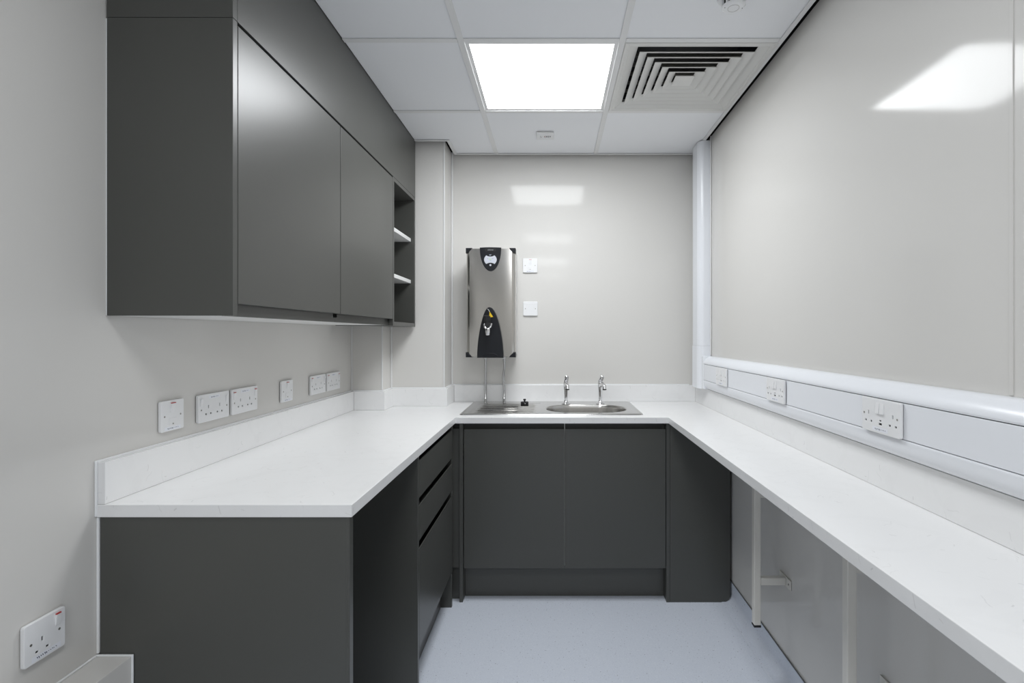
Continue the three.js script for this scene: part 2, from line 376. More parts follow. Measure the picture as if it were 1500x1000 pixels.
// ───────────────────────── end panel at the near end of the worktop ─────────────────────────
{
  const t = thing('base_end_panel', 'graphite end panel under the open end of the white worktop', 'cabinet panel', [-0.78, 0, 1.222]);
  obj('panel', bx(XL + 0.006, -0.4865, 0, WB - 0.0006, 1.212, 1.231, 0.0012), M.graphite, t);
  obj('edging', bx(-0.4932, -0.4858, 0.0005, WB - 0.0008, 1.2112, 1.2318, 0.0010), M.graphite, t);
  obj('sealant_bead', bx(XL + 0.0003, XL + 0.0058, 0.554, WB - 0.001, 1.2075, 1.214, 0.002), M.silicone, t);
}
// ───────────────────────── pipe boxing by the left wall ─────────────────────────
{
  const t = thing('pipe_boxing', 'low cream clad boxing below the single wall socket beside the end panel', 'boxing', [XL + 0.042, 0, 0.2]);
  obj('casing', bx(XL + 0.0005, -1.006, 0, 0.548, DR + 0.002, 1.2105, 0.0012), M.cladding, t);
  const sb = (...b) => obj('sealant_bead', bx(...b, 0.0018), M.silicone, t);
  sb(XL + 0.0003, XL + 0.0055, 0.5482, 0.553, DR + 0.002, 1.2045);
  sb(XL + 0.0003, -1.0035, 0.5482, 0.5525, 1.205, 1.2108);
  sb(-1.0058, -1.001, 0.004, 0.5525, 1.2060, 1.2108);
}

// ───────────────────────── drawer unit ─────────────────────────
const DX = -0.487;                                            // face of the drawer fronts
{
  const t = thing('drawer_unit', 'graphite three-drawer unit beside the open appliance gap', 'drawers', [-0.75, 0, 2.14]);
  const D0 = 1.825, D1 = 2.459;
  const sm = 0.0012;
  obj('side_panel', bx(XL + 0.02, DX, 0, WB - 0.0006, D0, D0 + 0.018, sm), M.graphite, t);
  obj('side_panel', bx(XL + 0.02, DX - 0.001, 0, WB - 0.0006, D1 - 0.018, D1, sm), M.graphite, t);
  const y = (Y) => CAM_H + Y, a = D0 + 0.0205, b = D1 - 0.0205;
  for (const [y0, y1] of [[-0.594, -0.4592], [-0.750, -0.6225], [-1.1425, -0.780]])
    obj('drawer_front', sectionBar(poly([[DX, y(y0)], [DX, y(y1)], [DX - 0.004, y(y1)], [DX - 0.019, y(y1) - 0.024], [DX - 0.019, y(y0)]]), a, b, 0.0008), M.graphite, t);
  const ch = (y0, y1) => obj('handle_channel', bx(DX - 0.100, DX - 0.085, y(y0), y(y1), D0 + 0.0185, D1 - 0.0185, 0.001), M.graphite, t);
  ch(-0.50, -0.437); ch(-0.66, -0.56); ch(-0.82, -0.715);
  obj('carcass', [bx(XL + 0.03, DX - 0.02, y(-1.14), y(-1.122), D0 + 0.0185, D1 - 0.0185, 0), bx(XL + 0.03, XL + 0.04, y(-1.122), WB - 0.02, D0 + 0.0185, D1 - 0.0185, 0)], M.whiteBoard, t);
  obj('plinth', bx(DX - 0.072, DX - 0.054, 0, y(-1.1425), D0 + 0.0185, D1 - 0.0185, 0.001), M.graphite, t);
}
// ───────────────────────── sink cabinet ─────────────────────────
const SD = 2.489;                                             // front of the sink cabinet
{
  const t = thing('sink_cabinet', 'graphite two-door base cabinet under the stainless steel sink', 'cabinet', [0.058, 0, 2.76]);
  const y0 = 0.1655, y1 = 0.8505;
  obj('side_panel', bx(-0.4596, -0.4425, 0, WB - 0.0006, SD, 3.05, 0.0012), M.graphite, t);
  obj('side_panel', bx(0.5575, 0.5745, 0, WB - 0.0006, SD, 3.05, 0.0012), M.graphite, t);
  for (const [a, b] of [[-0.4385, 0.0567], [0.0593, 0.5550]]) obj('door', sectionAlongX(poly([[SD + 0.005, y0], [SD + 0.024, y0], [SD + 0.024, y1 - 0.024], [SD + 0.009, y1], [SD + 0.005, y1]]), a, b, 0.0008), M.graphite, t);
  obj('handle_channel', bx(-0.442, 0.057, 0.795, WB - 0.001, SD + 0.050, SD + 0.065, 0.001), M.graphite, t);
  obj('handle_channel', bx(0.059, 0.557, 0.795, WB - 0.001, SD + 0.050, SD + 0.065, 0.001), M.graphite, t);
  obj('centre_strip', bx(0.0565, 0.0595, 0.17, WB - 0.001, SD + 0.0245, SD + 0.0445, 0), M.whiteBoard, t);
  obj('carcass', [bx(-0.442, 0.557, 0.17, 0.188, SD + 0.067, 3.04, 0), bx(-0.442, 0.557, 0.188, 0.70, 3.02, 3.035, 0)], M.whiteBoard, t);
  obj('plinth', bx(-0.442, 0.557, 0, 0.164, 2.551, 2.569, 0.001), M.graphite, t);
}
{
  const t = thing('corner_filler', 'narrow recessed graphite filler between the drawers and sink cabinet', 'cabinet panel', [-0.475, 0, 2.51]);
  obj('filler_panel', bx(-0.500, -0.4602, 0.1655, 0.8505, 2.500, 2.518, 0.001), M.graphite, t);
  obj('channel', bx(-0.500, -0.4602, 0.82, WB - 0.001, 2.535, 2.55, 0.001), M.graphite, t);
  obj('plinth', bx(-0.515, -0.4602, 0, 0.164, 2.524, 2.54, 0.001), M.graphite, t);
  const s = new THREE.Shape(), x0 = 0.5752, x1 = 0.8715, y1 = WB - 0.0006, r = 0.036;
  s.moveTo(x0, 0); s.lineTo(x1 - r, 0); s.absarc(x1 - r, r, r, -Math.PI / 2, 0); s.lineTo(x1, y1); s.lineTo(x0, y1); s.closePath();
  const p = obj('closing_panel', extrude(s, 0.018, 0.001).translate(0, 0, -(SD + 0.0185)), M.graphite);
  tag(p, 'graphite closing panel with a rounded foot beside the sink cabinet', 'cabinet panel');
}

// ───────────────────────── wall cabinets ─────────────────────────
const CB = 1.3615, CT = 2.0865;                                // bottom and top of the wall cabinets
function wallCabinet(label, d0, d1, near) {
  const t = thing('wall_cabinet', label, 'cabinet', [-0.93, CB, (d0 + d1) / 2], 'handleless wall cabinets');
  if (near) {
    obj('end_panel', bx(XL + 0.004, CABF, CB, CT, CAB0, d0 - 0.0005, 0.0012), M.graphite, t);
    obj('sealant_bead', bx(XL + 0.0003, XL + 0.0038, CB, CT, CAB0 + 0.001, CAB0 + 0.008, 0.0015), M.silicone, t);
  }
  obj('door', bx(CABF - 0.0195, CABF - 0.0005, CB + 0.030, CT - 0.007, d0 + 0.0025, d1 - 0.0015, 0.0014), M.graphite, t);
  obj('bottom_rail', bx(CABF - 0.040, CABF - 0.0215, CB - 0.0003, CB + 0.055, d0 + 0.0002, d1 - 0.0002, 0.0006), M.graphite, t);
  obj('underside', bx(XL + 0.002, CABF - 0.0405, CB, CB + 0.016, d0 + 0.0005, d1 - 0.0005, 0.0005), M.whiteBoard, t);
  obj('carcass', [bx(XL + 0.002, CABF - 0.0215, CB + 0.0165, CT - 0.001, d0 + 0.0005, d0 + 0.016, 0), bx(XL + 0.002, CABF - 0.0215, CB + 0.0165, CT - 0.001, d1 - 0.016, d1 - 0.0005, 0), bx(XL + 0.002, CABF - 0.0215, CT - 0.018, CT - 0.001, d0 + 0.016, d1 - 0.016, 0), bx(XL + 0.002, XL + 0.01, CB + 0.0165, CT - 0.018, d0 + 0.016, d1 - 0.016, 0)], M.graphite, t);
  return t;
}
wallCabinet('graphite handleless wall cabinet with the exposed end panel', 1.2515, 1.8590, true);
wallCabinet('graphite handleless wall cabinet next to the open shelves', 1.8590, 2.4670, false);
{
  const d0 = 2.4675, d1 = 2.8655, b = CB - 0.0025, y = (Y) => CAM_H + Y;
  const t = thing('open_shelf_unit', 'graphite open shelf unit with two white shelves against the pier', 'shelf unit', [-0.93, b, 2.667]);
  obj('side_panel', bx(XL + 0.03, CABF, b, CT, d0, d0 + 0.018, 0.001), M.graphite, t);
  obj('side_panel', bx(NX + 0.004, CABF, b, CT, d1 - 0.018, d1, 0.001), M.graphite, t);
  obj('bottom_panel', bx(NX + 0.004, CABF - 0.0003, b, b + 0.02, d0 + 0.0183, d1 - 0.0183, 0.0008), M.graphite, t);
  obj('top_panel', bx(NX + 0.004, CABF - 0.0003, CT - 0.019, CT - 0.0003, d0 + 0.0183, d1 - 0.0183, 0.0008), M.graphite, t);
  obj('back_panel', bx(NX + 0.004, NX + 0.010, b + 0.0205, CT - 0.0195, d0 + 0.0183, d1 - 0.0183, 0), M.graphite, t);
  for (const Y of [0.5208, 0.2875]) {
    const sh = obj('shelf', bx(NX + 0.0105, CABF - 0.020, y(Y), y(Y) + 0.0195, d0 + 0.0185, d1 - 0.0185, 0.001), M.whiteBoard, t);
    sh.userData.label = 'white shelf';
  }
}
{
  const t = thing('filler_bulkhead', 'graphite filler panel closing the gap from wall cabinets to ceiling', 'cabinet panel', [-0.93, CT, 2.04]);
  obj('front_panel', bx(CABF - 0.019, CABF, CT + 0.001, CEIL + 0.01, CAB0 + 0.0185, 2.8655, 0.001), M.graphite, t);
  obj('return_panel', bx(XL + 0.004, CABF, CT + 0.001, CEIL + 0.01, CAB0, CAB0 + 0.018, 0.001), M.graphite, t);
}

// ───────────────────────── sink ─────────────────────────
{
  const t = thing('kitchen_sink', 'stainless steel inset sink with an oval bowl and ribbed drainer', 'sink', [-0.008, WT, 2.797]);
  const x0 = -0.474, x1 = 0.458, d0 = 2.553, d1 = 3.040, H = WT + 0.0045;
  const bc = [0.180, 2.7525], bh = [0.220, 0.150], br = 0.140;
  const dr = [-0.440, -0.062, 2.588, 2.985];
  const s = rrect(x0 + 0.007, x1 - 0.007, d0 + 0.007, d1 - 0.007, 0.012);
  s.holes.push(rrect(bc[0] - bh[0], bc[0] + bh[0], bc[1] - bh[1], bc[1] + bh[1], br, THREE.Path));
  s.holes.push(rrect(dr[0], dr[1], dr[2], dr[3], 0.0005, THREE.Path));
  const deck = extrude(s, 0.0012, 0, 2, 24).rotateX(-Math.PI / 2).translate(0, H - 0.0012, 0);
  // sloping outer lip: loops of rounded rectangles
  const ringPts = (cx, cd, hx, hd, r, y) => {
    const q = Math.min(r, hx - 0.0005, hd - 0.0005), out = [];
    [[1, -1], [1, 1], [-1, 1], [-1, -1]].forEach(([sx, sd], c) => { for (let k = 0; k <= 14; k++) { const a = (c - 1 + k / 14) * Math.PI / 2; out.push([cx + sx * (hx - q) + q * Math.cos(a), y, -(cd + sd * (hd - q) + q * Math.sin(a))]); } });
    return out;
  };
  const loft = (rings) => {
    const n = rings[0].length, pos = [], idx = [];
    for (const r of rings) for (const p of r) pos.push(...p);
    for (let k = 0; k < rings.length - 1; k++) for (let i = 0; i < n; i++) { const a = k * n + i, b = k * n + (i + 1) % n; idx.push(a, b, a + n, b, b + n, a + n); }
    const g = new THREE.BufferGeometry(); g.setAttribute('position', new THREE.Float32BufferAttribute(pos, 3)); g.setIndex(idx); g.computeVertexNormals(); return g;
  };
  const cx = (x0 + x1) / 2, cd = (d0 + d1) / 2, W = (x1 - x0) / 2, D = (d1 - d0) / 2;
  const rim = loft([[0, WT + 0.0003, 0.018], [0.0015, WT + 0.0028, 0.017], [0.004, WT + 0.0052, 0.015], [0.009, WT + 0.0060, 0.012], [0.014, WT + 0.0054, 0.010], [0.018, H, 0.009]].map(([ix, y, r]) => ringPts(cx, cd, W - ix, D - ix, r, y)));
  obj('rim', rim, M.steel, t);
  obj('deck', deck, M.steel, t);
  const bowl = loft([[0, H, br], [-0.003, H - 0.0008, br - 0.003], [-0.006, H - 0.005, br - 0.006], [-0.008, H - 0.02, br - 0.008], [-0.014, H - 0.09, br - 0.012], [-0.022, H - 0.135, br - 0.02], [-0.036, H - 0.155, br - 0.03], [-0.062, H - 0.163, 0.08], [-0.10, H - 0.165, 0.045], [-0.145, H - 0.166, 0.004]].map(([ix, y, r]) => ringPts(bc[0], bc[1], bh[0] + ix, bh[1] + ix, r, y)));
  obj('bowl', bowl, M.bowlSteel, t);
  const wst = obj('waste', lathe([[0.0001, -0.001], [0.012, -0.001], [0.024, 0.002], [0.034, 0.0035], [0.036, 0.001]], 28).translate(bc[0], H - 0.165, -bc[1]), M.chrome, t);
  // ribbed drainer: height field between its edges
  const nx = 110, nd = 150, g = new THREE.PlaneGeometry(dr[1] - dr[0], dr[3] - dr[2], nx, nd).rotateX(-Math.PI / 2);
  const p = g.attributes.position, hx = (dr[1] - dr[0]) / 2, hd = (dr[3] - dr[2]) / 2;
  const ss = (a, b, x) => { const q = Math.min(1, Math.max(0, (x - a) / (b - a))); return q * q * (3 - 2 * q); };
  for (let i = 0; i < p.count; i++) {
    const u = p.getX(i), v = p.getZ(i);
    const edge = ss(0, 0.022, Math.min(hx - Math.abs(u), hd - Math.abs(v)));
    const lane = ((v + hd) / 0.0662) % 1, rib = Math.exp(-Math.pow((lane - 0.5) / 0.13, 2));
    const ends = ss(0.02, 0.06, hx - Math.abs(u)) * ss(0.02, 0.05, hd - Math.abs(v));
    p.setY(i, -0.0032 * edge + 0.0068 * rib * ends);
  }
  g.computeVertexNormals();
  obj('drainer', g.translate((dr[0] + dr[1]) / 2, H, -(dr[2] + dr[3]) / 2), M.steel, t);
}
// taps
function tap(x, turn, label) {
  const t = localThing('pillar_tap', label, 'tap', [x, WT + 0.0046, 2.937], turn, 'pillar taps on the sink');
  obj('body', lathe([[0.0001, 0], [0.0255, 0], [0.0255, 0.003], [0.022, 0.006], [0.0125, 0.014], [0.0098, 0.024], [0.0095, 0.045], [0.0115, 0.075], [0.0140, 0.096], [0.0150, 0.110], [0.0148, 0.122], [0.012, 0.130], [0.0001, 0.133]], 32), M.chrome, t);
  const sp = obj('spout', tube([[0, 0.104, 0.004], [0, 0.114, 0.03], [0, 0.117, 0.06], [0, 0.110, 0.086], [0, 0.092, 0.094]], 0.0118, 40, 18), M.chrome, t);
  obj('outlet', cyl(0.0088, 0.0088, 0.003, 20).rotateX(-0.25).translate(0, 0.0912, 0.0942), M.hole, sp);
  const s = rrect(-0.0125, 0.0125, -0.014, 0.056, 0.012);
  obj('lever', extrude(s, 0.010, 0.003, 3).rotateX(Math.PI / 2 - 0.62).translate(0, 0.136, 0.0), M.chrome, t);
}
tap(0.0755, 0.06, 'chrome lever pillar tap between the boiler and the other tap');
tap(0.2745, 0.16, 'chrome lever pillar tap at the far end from the drainer');
// plug
{
  const t = localThing('sink_plug', 'small black rubber plug with a knob on the drainer', 'sink plug', [-0.1615, WT + 0.0058, 2.885], 0.2);
  obj('stopper', lathe([[0.0001, 0], [0.019, 0], [0.022, 0.003], [0.0225, 0.015], [0.0205, 0.018], [0.0001, 0.018]], 28), M.black, t);
  obj('knob', lathe([[0.0001, 0.017], [0.004, 0.018], [0.0045, 0.024], [0.008, 0.027], [0.0085, 0.031], [0.005, 0.034], [0.0001, 0.0345]], 20), M.black, t);
  obj('stud', new THREE.SphereGeometry(0.0022, 12, 8).translate(0, 0.010, 0.0222), M.chrome, t);
}

// ───────────────────────── water boiler ─────────────────────────
{
  const W = 0.1395, H = 0.618, Z = 0.217;
  const t = localThing('water_boiler', 'stainless steel wall-mounted water boiler with black panels and tap', 'water boiler', [-0.3535, 1.1875, DB - 0.0005], 0);
  obj('casing', new RoundedBoxGeometry(0.270, 0.600, 0.184, 2, 0.004).translate(0, H / 2, 0.092), M.boilerSide, t);
  const s = new THREE.Shape();
  const bow = (x) => Z - 0.0045 - 0.0012 * Math.pow(Math.abs(x) / 0.118, 4);
  s.moveTo(-W, 0.150); s.lineTo(-W, Z - 0.030); s.quadraticCurveTo(-W, Z - 0.014, -0.120, bow(0.120));
  for (let k = -11; k <= 11; k++) s.lineTo(k * 0.0105, bow(k * 0.0105));
  s.lineTo(0.120, bow(0.120)); s.quadraticCurveTo(W, Z - 0.014, W, Z - 0.030); s.lineTo(W, 0.150); s.closePath();
  obj('front_cover', extrude(s, H - 0.006, 0.0008, 1, 10).rotateX(Math.PI / 2).scale(1, -1, 1).translate(0, 0.003, 0), M.boilerSteel, t);
  for (const m of [t.children[1]]) { const ix = m.geometry.attributes.position, nn = m.geometry.attributes.normal; for (let i = 0; i < ix.count; i += 3) { for (const A of [ix, nn]) { const a = [A.getX(i), A.getY(i), A.getZ(i)], b = [A.getX(i + 1), A.getY(i + 1), A.getZ(i + 1)]; A.setXYZ(i, ...b); A.setXYZ(i + 1, ...a); } } m.geometry.computeVertexNormals(); }
  for (const [sx, sy] of [[-1, 0], [1, 0], [-1, 1], [1, 1]]) {
    const c = new THREE.Shape(); c.moveTo(0, 0); c.lineTo(0.036, 0); c.quadraticCurveTo(0.030, 0.018, 0.0, 0.029); c.closePath();
    const g = extrude(c, 0.058, 0.0015, 2, 8).translate(0, 0, Z - 0.062);
    if (sx > 0) g.rotateY(Math.PI).translate(0, 0, 2 * Z - 0.066);
    if (sy) { g.rotateZ(Math.PI).rotateY(Math.PI); g.translate(0, 0, 2 * Z - 0.066); }
    obj('corner_cap', g.translate(sx * (W + 0.0015), sy ? H + 0.001 : -0.001, 0), M.boilerBlack, t);
  }
  // top control panel
  const top = new THREE.Shape(); const ty = H + 0.004;
  top.moveTo(-0.0605, ty - 0.002); top.quadraticCurveTo(0, ty + 0.002, 0.0605, ty - 0.002);
  top.bezierCurveTo(0.060, ty - 0.075, 0.034, ty - 0.134, 0, ty - 0.135); top.bezierCurveTo(-0.034, ty - 0.134, -0.060, ty - 0.075, -0.0605, ty - 0.002);
  const cp = obj('control_panel', extrude(top, 0.016, 0.003, 3, 20).translate(0, 0, Z - 0.011), M.boilerBlack, t);
  const f = Z + 0.0052;
  const brand = canvasTexture(256, 64, (g, w, h) => { g.fillStyle = '#060607'; g.fillRect(0, 0, w, h); g.fillStyle = '#b9bcc2'; g.font = 'italic 44px sans-serif'; g.textAlign = 'center'; g.textBaseline = 'middle'; g.fillText('calomax', w / 2, h / 2 - 2); });
  obj('name_plate', extrude(rrect(-0.031, 0.031, -0.0095, 0.0095, 0.009), 0.0012).translate(0, ty - 0.0155, f - 0.0005), M.hole, cp);
  obj('name_print', new THREE.PlaneGeometry(0.050, 0.0125).translate(0, ty - 0.0155, f + 0.0010), new THREE.MeshPhysicalMaterial({ map: brand, roughness: 0.4 }), cp, true);
  const lens = new THREE.Shape(); lens.moveTo(-0.0235, 0.0245); lens.quadraticCurveTo(0, 0.010, 0.0235, 0.0245); lens.quadraticCurveTo(0.048, 0, 0.0235, -0.0245); lens.quadraticCurveTo(0, -0.010, -0.0235, -0.0245); lens.quadraticCurveTo(-0.048, 0, -0.0235, 0.0245);
  obj('display', extrude(lens, 0.0016, 0.0003, 1, 12).translate(0, ty - 0.071, f - 0.0005), M.display, cp);
  const marks = canvasTexture(256, 256, (g, w, h) => {
    g.fillStyle = '#c3c6d2'; g.fillRect(0, 0, w, h);
    g.fillStyle = '#3c4250'; g.font = 'bold 40px sans-serif'; g.fillRect(22, 40, 12, 40); g.fillRect(196, 44, 10, 34); g.fillRect(176, 70, 18, 14); g.fillRect(224, 36, 10, 30);
    g.fillStyle = '#a9d06a'; g.fillRect(66, 66, 34, 40); g.fillRect(122, 66, 34, 40);
    g.strokeStyle = '#7f9a86'; g.lineWidth = 10; g.beginPath(); g.arc(134, 160, 26, 0, 5); g.stroke();
  });
  obj('display_print', new THREE.PlaneGeometry(0.040, 0.024).translate(0, ty - 0.071, f + 0.0013), new THREE.MeshPhysicalMaterial({ map: marks, roughness: 0.35 }), cp, true);
  const temp = canvasTexture(128, 64, (g, w, h) => { g.fillStyle = '#0a0b0d'; g.fillRect(0, 0, w, h); g.fillStyle = '#b8c0d0'; g.font = 'bold 54px sans-serif'; g.textAlign = 'center'; g.textBaseline = 'middle'; g.fillText('95°', w / 2, h / 2); });
  obj('temperature_print', new THREE.PlaneGeometry(0.020, 0.010).translate(0, ty - 0.0445, f + 0.0004), new THREE.MeshPhysicalMaterial({ map: temp, roughness: 0.35 }), cp, true);
  const btn = obj('power_button', cyl(0.0055, 0.0055, 0.002, 24).rotateX(Math.PI / 2).translate(0, ty - 0.1015, f), M.display, cp);
  // tap cover
  const tc = new THREE.Shape(); tc.moveTo(-0.0735, 0); tc.bezierCurveTo(-0.074, 0.10, -0.050, 0.225, -0.026, 0.268); tc.bezierCurveTo(-0.013, 0.292, 0.006, 0.292, 0.021, 0.268); tc.bezierCurveTo(0.050, 0.225, 0.0745, 0.10, 0.0750, 0); tc.closePath();
  const cover = obj('tap_cover', extrude(tc, 0.026, 0.005, 3, 22).translate(-0.001, -0.003, Z - 0.012), M.boilerBlack, t);
  const tz = Z + 0.014;
  const arch = []; for (let k = 0; k <= 12; k++) { const a = Math.PI * k / 12; arch.push([-0.001 + 0.044 * Math.cos(a), 0.0005 + 0.022 * Math.sin(a), tz]); }
  obj('arch_moulding', tube(arch, 0.0022, 40, 8), M.boilerBlack, cover);
  obj('tap_knob', [cyl(0.019, 0.021, 0.042, 28).rotateX(0.25).translate(-0.012, 0.214, tz + 0.020), cyl(0.016, 0.016, 0.05, 24).rotateX(Math.PI / 2).translate(-0.010, 0.180, tz + 0.018)], M.black, t);
  obj('tap_spout', [tube([[-0.029, 0.186, tz + 0.036], [-0.024, 0.168, tz + 0.042], [-0.010, 0.160, tz + 0.044], [0.005, 0.169, tz + 0.042], [0.011, 0.190, tz + 0.036]], 0.0055, 30, 12), lathe([[0.0001, 0], [0.010, 0], [0.0115, 0.004], [0.0115, 0.014], [0.0135, 0.016], [0.0135, 0.036], [0.011, 0.042], [0.0001, 0.042]], 24).translate(-0.009, 0.123, tz + 0.040)], M.chrome, t);
  const tri = poly([[0.001, 0.256], [-0.0015, 0.224], [0.021, 0.226]]);
  obj('warning_tag', extrude(tri, 0.0012).translate(0.0, 0, tz + 0.034), M.yellow, t);
  obj('tag_string', tube([[-0.016, 0.272, tz + 0.002], [-0.008, 0.268, tz + 0.018], [0.001, 0.254, tz + 0.035]], 0.0011, 16, 6), M.silicone, t);
}
// pipes under the boiler
for (const [x, w, label] of [[-0.4065, 0.0, 'chrome water pipe under the boiler by the pier'], [-0.2945, 0.004, 'chrome water pipe under the boiler nearer the taps']]) {
  const t = localThing('water_pipe', label, 'pipe', [x, WT + 0.0005, 3.0525], 0, 'pipes below the boiler');
  obj('tube', tube([[0, 0, 0], [w * 0.4, 0.07, 0], [-w, 0.15, 0], [w * 0.5, 0.21, 0.001], [0, 0.2775, 0.001]], 0.0078, 36, 16), M.pipe, t);
  obj('nut', cyl(0.0105, 0.0105, 0.018, 6).translate(0, 0.267, 0.001), M.boilerSide, t);
  obj('collar', cyl(0.010, 0.010, 0.006, 20).translate(0, 0.024, 0), M.chrome, t);
}

// ───────────────────────── sockets, spurs and plates ─────────────────────────
const hole = (s, x, y, w, h) => s.holes.push(rrect(x - w / 2, x + w / 2, y - h / 2, y + h / 2, Math.min(w, h) * 0.12, THREE.Path));
function plate(t, W, holes, H = 0.086, th = 0.010) {
  const s = rrect(-W / 2, W / 2, -H / 2, H / 2, 0.005);
  for (const h of holes) hole(s, ...h);
  obj('back_box', new THREE.BoxGeometry(W - 0.006, H - 0.006, 0.0072).translate(0, 0, 0.0038), M.hole, t);
  obj('plate', extrude(s, th - 0.002, 0.0012, 2, 6).translate(0, 0, 0.002), M.plastic, t);
  return th;
}
const screwAt = (t, x, y, z) => obj('screw', cyl(0.0026, 0.0026, 0.001, 14).rotateX(Math.PI / 2).translate(x, y, z), M.screw, t);
function rocker(t, x, y, z, red, w = 0.0105, h = 0.024, low = false) {
  const r = obj('rocker', extrude(poly([[-0.0004, -h / 2], [low ? 0.0045 : 0.0012, -h / 2], [low ? 0.0010 : 0.0042, h / 2], [-0.0004, h / 2]]), w).rotateY(-Math.PI / 2).scale(1, 1, 1).translate(x + w / 2, y, z), M.plastic, t);
  if (red) { const q = obj('indicator', new THREE.BoxGeometry(w * 0.96, 0.0022, 0.0036).translate(x, y + h / 2 + 0.0011, z + 0.0017), M.red, r); q.userData.label = 'red switch indicator'; }
  return r;
}
const labelOn = (t, x, y, z, w, h) => { const l = obj('label_strip', new THREE.PlaneGeometry(w, h).translate(x, y, z + 0.0003), M.label, t, true); l.userData.label = 'printed circuit label'; };
const EARTH = [0.0040, 0.0095], PIN = [0.0068, 0.0048];
const outlet = (x, y) => [[x, y + 0.011, ...EARTH], [x - 0.011, y - 0.011, ...PIN], [x + 0.011, y - 0.011, ...PIN]];
function doubleSocket(label, at, turn, group, red, red2) {
  const t = localThing('double_socket', label, 'socket', at, turn, group);
  const z = plate(t, 0.147, [...outlet(-0.0265, -0.008), ...outlet(0.0265, -0.008)]);
  rocker(t, -0.0605, 0.019, z, red); rocker(t, 0.0605, 0.019, z, red2 ?? red);
  screwAt(t, -0.0605, -0.004, z); screwAt(t, 0.0605, -0.004, z);
  labelOn(t, 0, 0.032, z, 0.05, 0.0095);
}
function usbSocket(label, at, turn, group) {
  const t = localThing('usb_socket', label, 'socket', at, turn, group);
  const z = plate(t, 0.147, [...outlet(-0.047, -0.006), ...outlet(0.047, -0.006), [0, -0.011, 0.0085, 0.0035], [0, -0.0195, 0.0125, 0.0055]]);
  rocker(t, -0.0085, 0.020, z, false, 0.0125, 0.026, true); rocker(t, 0.0085, 0.020, z, false, 0.0125, 0.026, true);
  screwAt(t, -0.064, 0.002, z); screwAt(t, 0.064, 0.002, z);
  labelOn(t, 0, -0.033, z, 0.06, 0.011);
}
function fusedSpur(label, at, turn, group) {
  const t = localThing('fused_spur', label, 'switch', at, turn, group);
  const z = plate(t, 0.087, []);
  rocker(t, 0.001, 0.021, z, true, 0.016, 0.026);
  screwAt(t, -0.0302, -0.0005, z); screwAt(t, 0.0302, -0.0005, z);
  const fc = obj('fuse_carrier', extrude(rrect(-0.014, 0.014, -0.0085, 0.0105, 0.001), 0.0016, 0.0004, 1).translate(0, -0.018, z - 0.0004), M.plastic, t);
  obj('carrier_screw', cyl(0.0024, 0.0024, 0.001, 12).rotateX(Math.PI / 2).translate(0, -0.0235, z + 0.0013), M.screw, fc);
  labelOn(t, 0, -0.0355, z, 0.06, 0.009);
}
const LW = Math.PI / 2, RW = -Math.PI / 2, SY = CAM_H - 0.2285;
fusedSpur('fused switch with red indicator nearest the end of the upstand', [XL + 0.0002, SY, 1.4385], LW, 'fused switches above the upstand');
doubleSocket('white double socket beside the first fused switch, switches off', [XL + 0.0002, SY, 1.616], LW, 'double sockets above the upstand', false);
doubleSocket('white double socket with red switch tops, second from the fused switch', [XL + 0.0002, SY, 1.778], LW, 'double sockets above the upstand', true);
fusedSpur('fused switch with red indicator between the two pairs of sockets', [XL + 0.0002, SY, 2.060], LW, 'fused switches above the upstand');
doubleSocket('white double socket beside the second fused switch', [XL + 0.0002, SY, 2.333], LW, 'double sockets above the upstand', true, false);
doubleSocket('white double socket closest to the nib of the pier', [XL + 0.0002, SY, 2.497], LW, 'double sockets above the upstand', true);
fusedSpur('fused switch with red indicator beside the water boiler', [-0.1385, CAM_H + 0.420, DB - 0.0002], 0);
{
  const t = localThing('blank_plate', 'blank white plate below the fused switch by the boiler', 'wall plate', [-0.137, CAM_H + 0.158, DB - 0.0002], 0);
  const z = plate(t, 0.087, []);
  obj('raised_edge', new RoundedBoxGeometry(0.083, 0.0012, 0.0016, 1, 0.0004).translate(0, 0.0275, z), M.plastic, t);
  screwAt(t, -0.0302, -0.0005, z); screwAt(t, 0.0302, -0.0005, z);
}
{
  const t = localThing('single_socket', 'white single switched socket low on the wall above the boxing', 'socket', [XL + 0.0002, CAM_H - 0.642, 1.0775], LW);
  const z = plate(t, 0.088, outlet(-0.006, -0.011), 0.086, 0.0105);
  rocker(t, 0.0265, 0.0225, z, true);
  screwAt(t, -0.0302, -0.0005, z); screwAt(t, 0.0302, -0.0005, z);
  labelOn(t, 0.002, -0.0335, z, 0.062, 0.011);
}

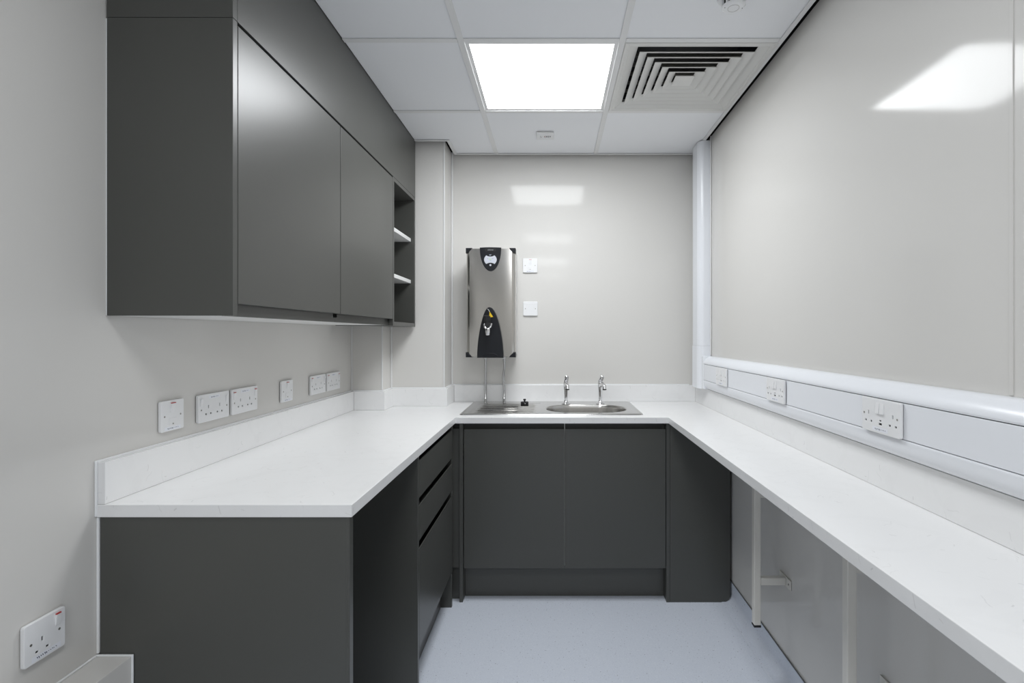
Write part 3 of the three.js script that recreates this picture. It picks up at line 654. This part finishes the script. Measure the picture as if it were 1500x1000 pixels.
// ───────────────────────── dado trunking and its sockets ─────────────────────────
const TF = XR - 0.052;                                         // front of the trunking
{
  const t = thing('dado_trunking', 'long white dado trunking with sockets above the narrow worktop', 'trunking', [XR - 0.025, 1.0125, 1.0]);
  const y0 = 1.0125, y1 = 1.1955, g1 = 1.1535, g0 = 1.0645;
  const up = new THREE.Shape(); up.moveTo(XR - 0.0005, y1); up.bezierCurveTo(XR - 0.012, y1 + 0.0005, XR - 0.020, y1 - 0.001, XR - 0.028, y1 - 0.006); up.bezierCurveTo(XR - 0.042, y1 - 0.014, TF, y1 - 0.028, TF, g1 + 0.004); up.lineTo(TF + 0.001, g1); up.lineTo(XR - 0.0005, g1); up.closePath();
  obj('upper_moulding', sectionBar(up, -0.95, 2.800), M.trunk, t);
  const lo = new THREE.Shape(); lo.moveTo(XR - 0.0005, y0); lo.lineTo(XR - 0.0005, g0); lo.lineTo(TF + 0.001, g0); lo.lineTo(TF, g0 - 0.004); lo.bezierCurveTo(TF, y0 + 0.022, XR - 0.042, y0 + 0.008, XR - 0.028, y0 + 0.002); lo.lineTo(XR - 0.02, y0); lo.closePath();
  obj('lower_moulding', sectionBar(lo, -0.95, 2.800), M.trunk, t);
  obj('cover_strip', bx(TF + 0.0012, XR - 0.004, g0 + 0.0016, g1 - 0.0022, -0.95, 2.800, 0.0008), M.trunk, t);
  obj('back_channel', bx(TF + 0.008, XR - 0.003, g0 - 0.003, g1 + 0.003, -0.949, 2.799, 0), M.groove, t);
}
{
  // riser section (x, d) with large rounded edges
  const sec = (o) => { const s = new THREE.Shape(), f = XR - 0.067 - o, a = 2.834 - o, b = 3.018 + o; s.moveTo(XR - 0.0005, a); s.lineTo(f + 0.030, a); s.bezierCurveTo(f + 0.014, a + 0.001, f + 0.004, a + 0.016, f, a + 0.040); s.lineTo(f, b - 0.066); s.bezierCurveTo(f + 0.001, b - 0.03, f + 0.022, b - 0.004, f + 0.044, b); s.lineTo(XR - 0.0005, b); s.closePath(); return s; };
  const t = thing('trunking_riser', 'upright white trunking in the corner reaching the ceiling', 'trunking', [XR - 0.03, 1.0125, 2.926]);
  obj('riser', planSlab(sec(0), 1.2535, CEIL - 0.0012, 0.0004), M.trunk, t);
  obj('junction', [planSlab(sec(0.0022), 1.0125, 1.2530, 0.0008), bx(TF - 0.001, XR - 0.001, 1.0125, 1.1965, 2.8005, 2.834, 0.006)], M.trunk, t);
}
for (const [d, label] of [[2.484, 'white double socket with USB on the trunking closest to the corner riser'], [1.880, 'white double socket with USB on the trunking, second from the corner riser'], [1.275, 'white double socket with USB on the trunking, third from the corner riser']])
  usbSocket(label, [TF + 0.0010, 1.1090, d], RW, 'USB sockets on the trunking');

// ───────────────────────── worktop brackets ─────────────────────────
for (const [d, label] of [[1.922, 'cream steel worktop bracket with a black foot cap, closer to the sink'], [1.318, 'cream steel worktop bracket, second from the sink cabinet'], [0.714, 'cream steel worktop bracket, third from the sink cabinet'], [0.110, 'cream steel worktop bracket, fourth from the sink cabinet']]) {
  const t = thing('worktop_bracket', label, 'bracket', [0.772, 0.21, d], 'brackets under the narrow worktop');
  const a = d - 0.0125, b = d + 0.0125;
  obj('upright', bx(0.7590, 0.7845, 0.2185, WB - 0.0005, a, b, 0.003), M.cream, t);
  const c = obj('foot_cap', bx(0.7585, 0.7850, 0.2110, 0.2183, a - 0.0005, b + 0.0005, 0.001), M.black, t);
  c.userData.label = 'black foot cap';
  obj('top_arm', bx(0.610, 0.7588, WB - 0.026, WB - 0.0005, a, b, 0.003), M.cream, t);
  obj('gusset', bx(0.7847, XR - 0.0046, 0.699, WB - 0.0005, d - 0.010, d - 0.004, 0.001), M.cream, t);
  obj('brace', bx(0.7847, XR - 0.0046, 0.3690, 0.3970, a + 0.001, b - 0.001, 0.003), M.cream, t);
  const wp = obj('wall_plate', bx(XR - 0.0045, XR - 0.0008, 0.3650, 0.4010, d - 0.046, d + 0.046, 0.001), M.cream, t);
  obj('bolt', cyl(0.0035, 0.0035, 0.002, 14).rotateZ(Math.PI / 2).translate(XR - 0.0055, 0.383, -(d - 0.032)), M.screw, wp);
}

// ───────────────────────── shadows, clean-up, hand over ─────────────────────────
scene.traverse((o) => { delete o.userData.roomBase; if (o.isMesh) { o.castShadow = true; o.receiveShadow = true; } });
renderer.render(scene, camera);
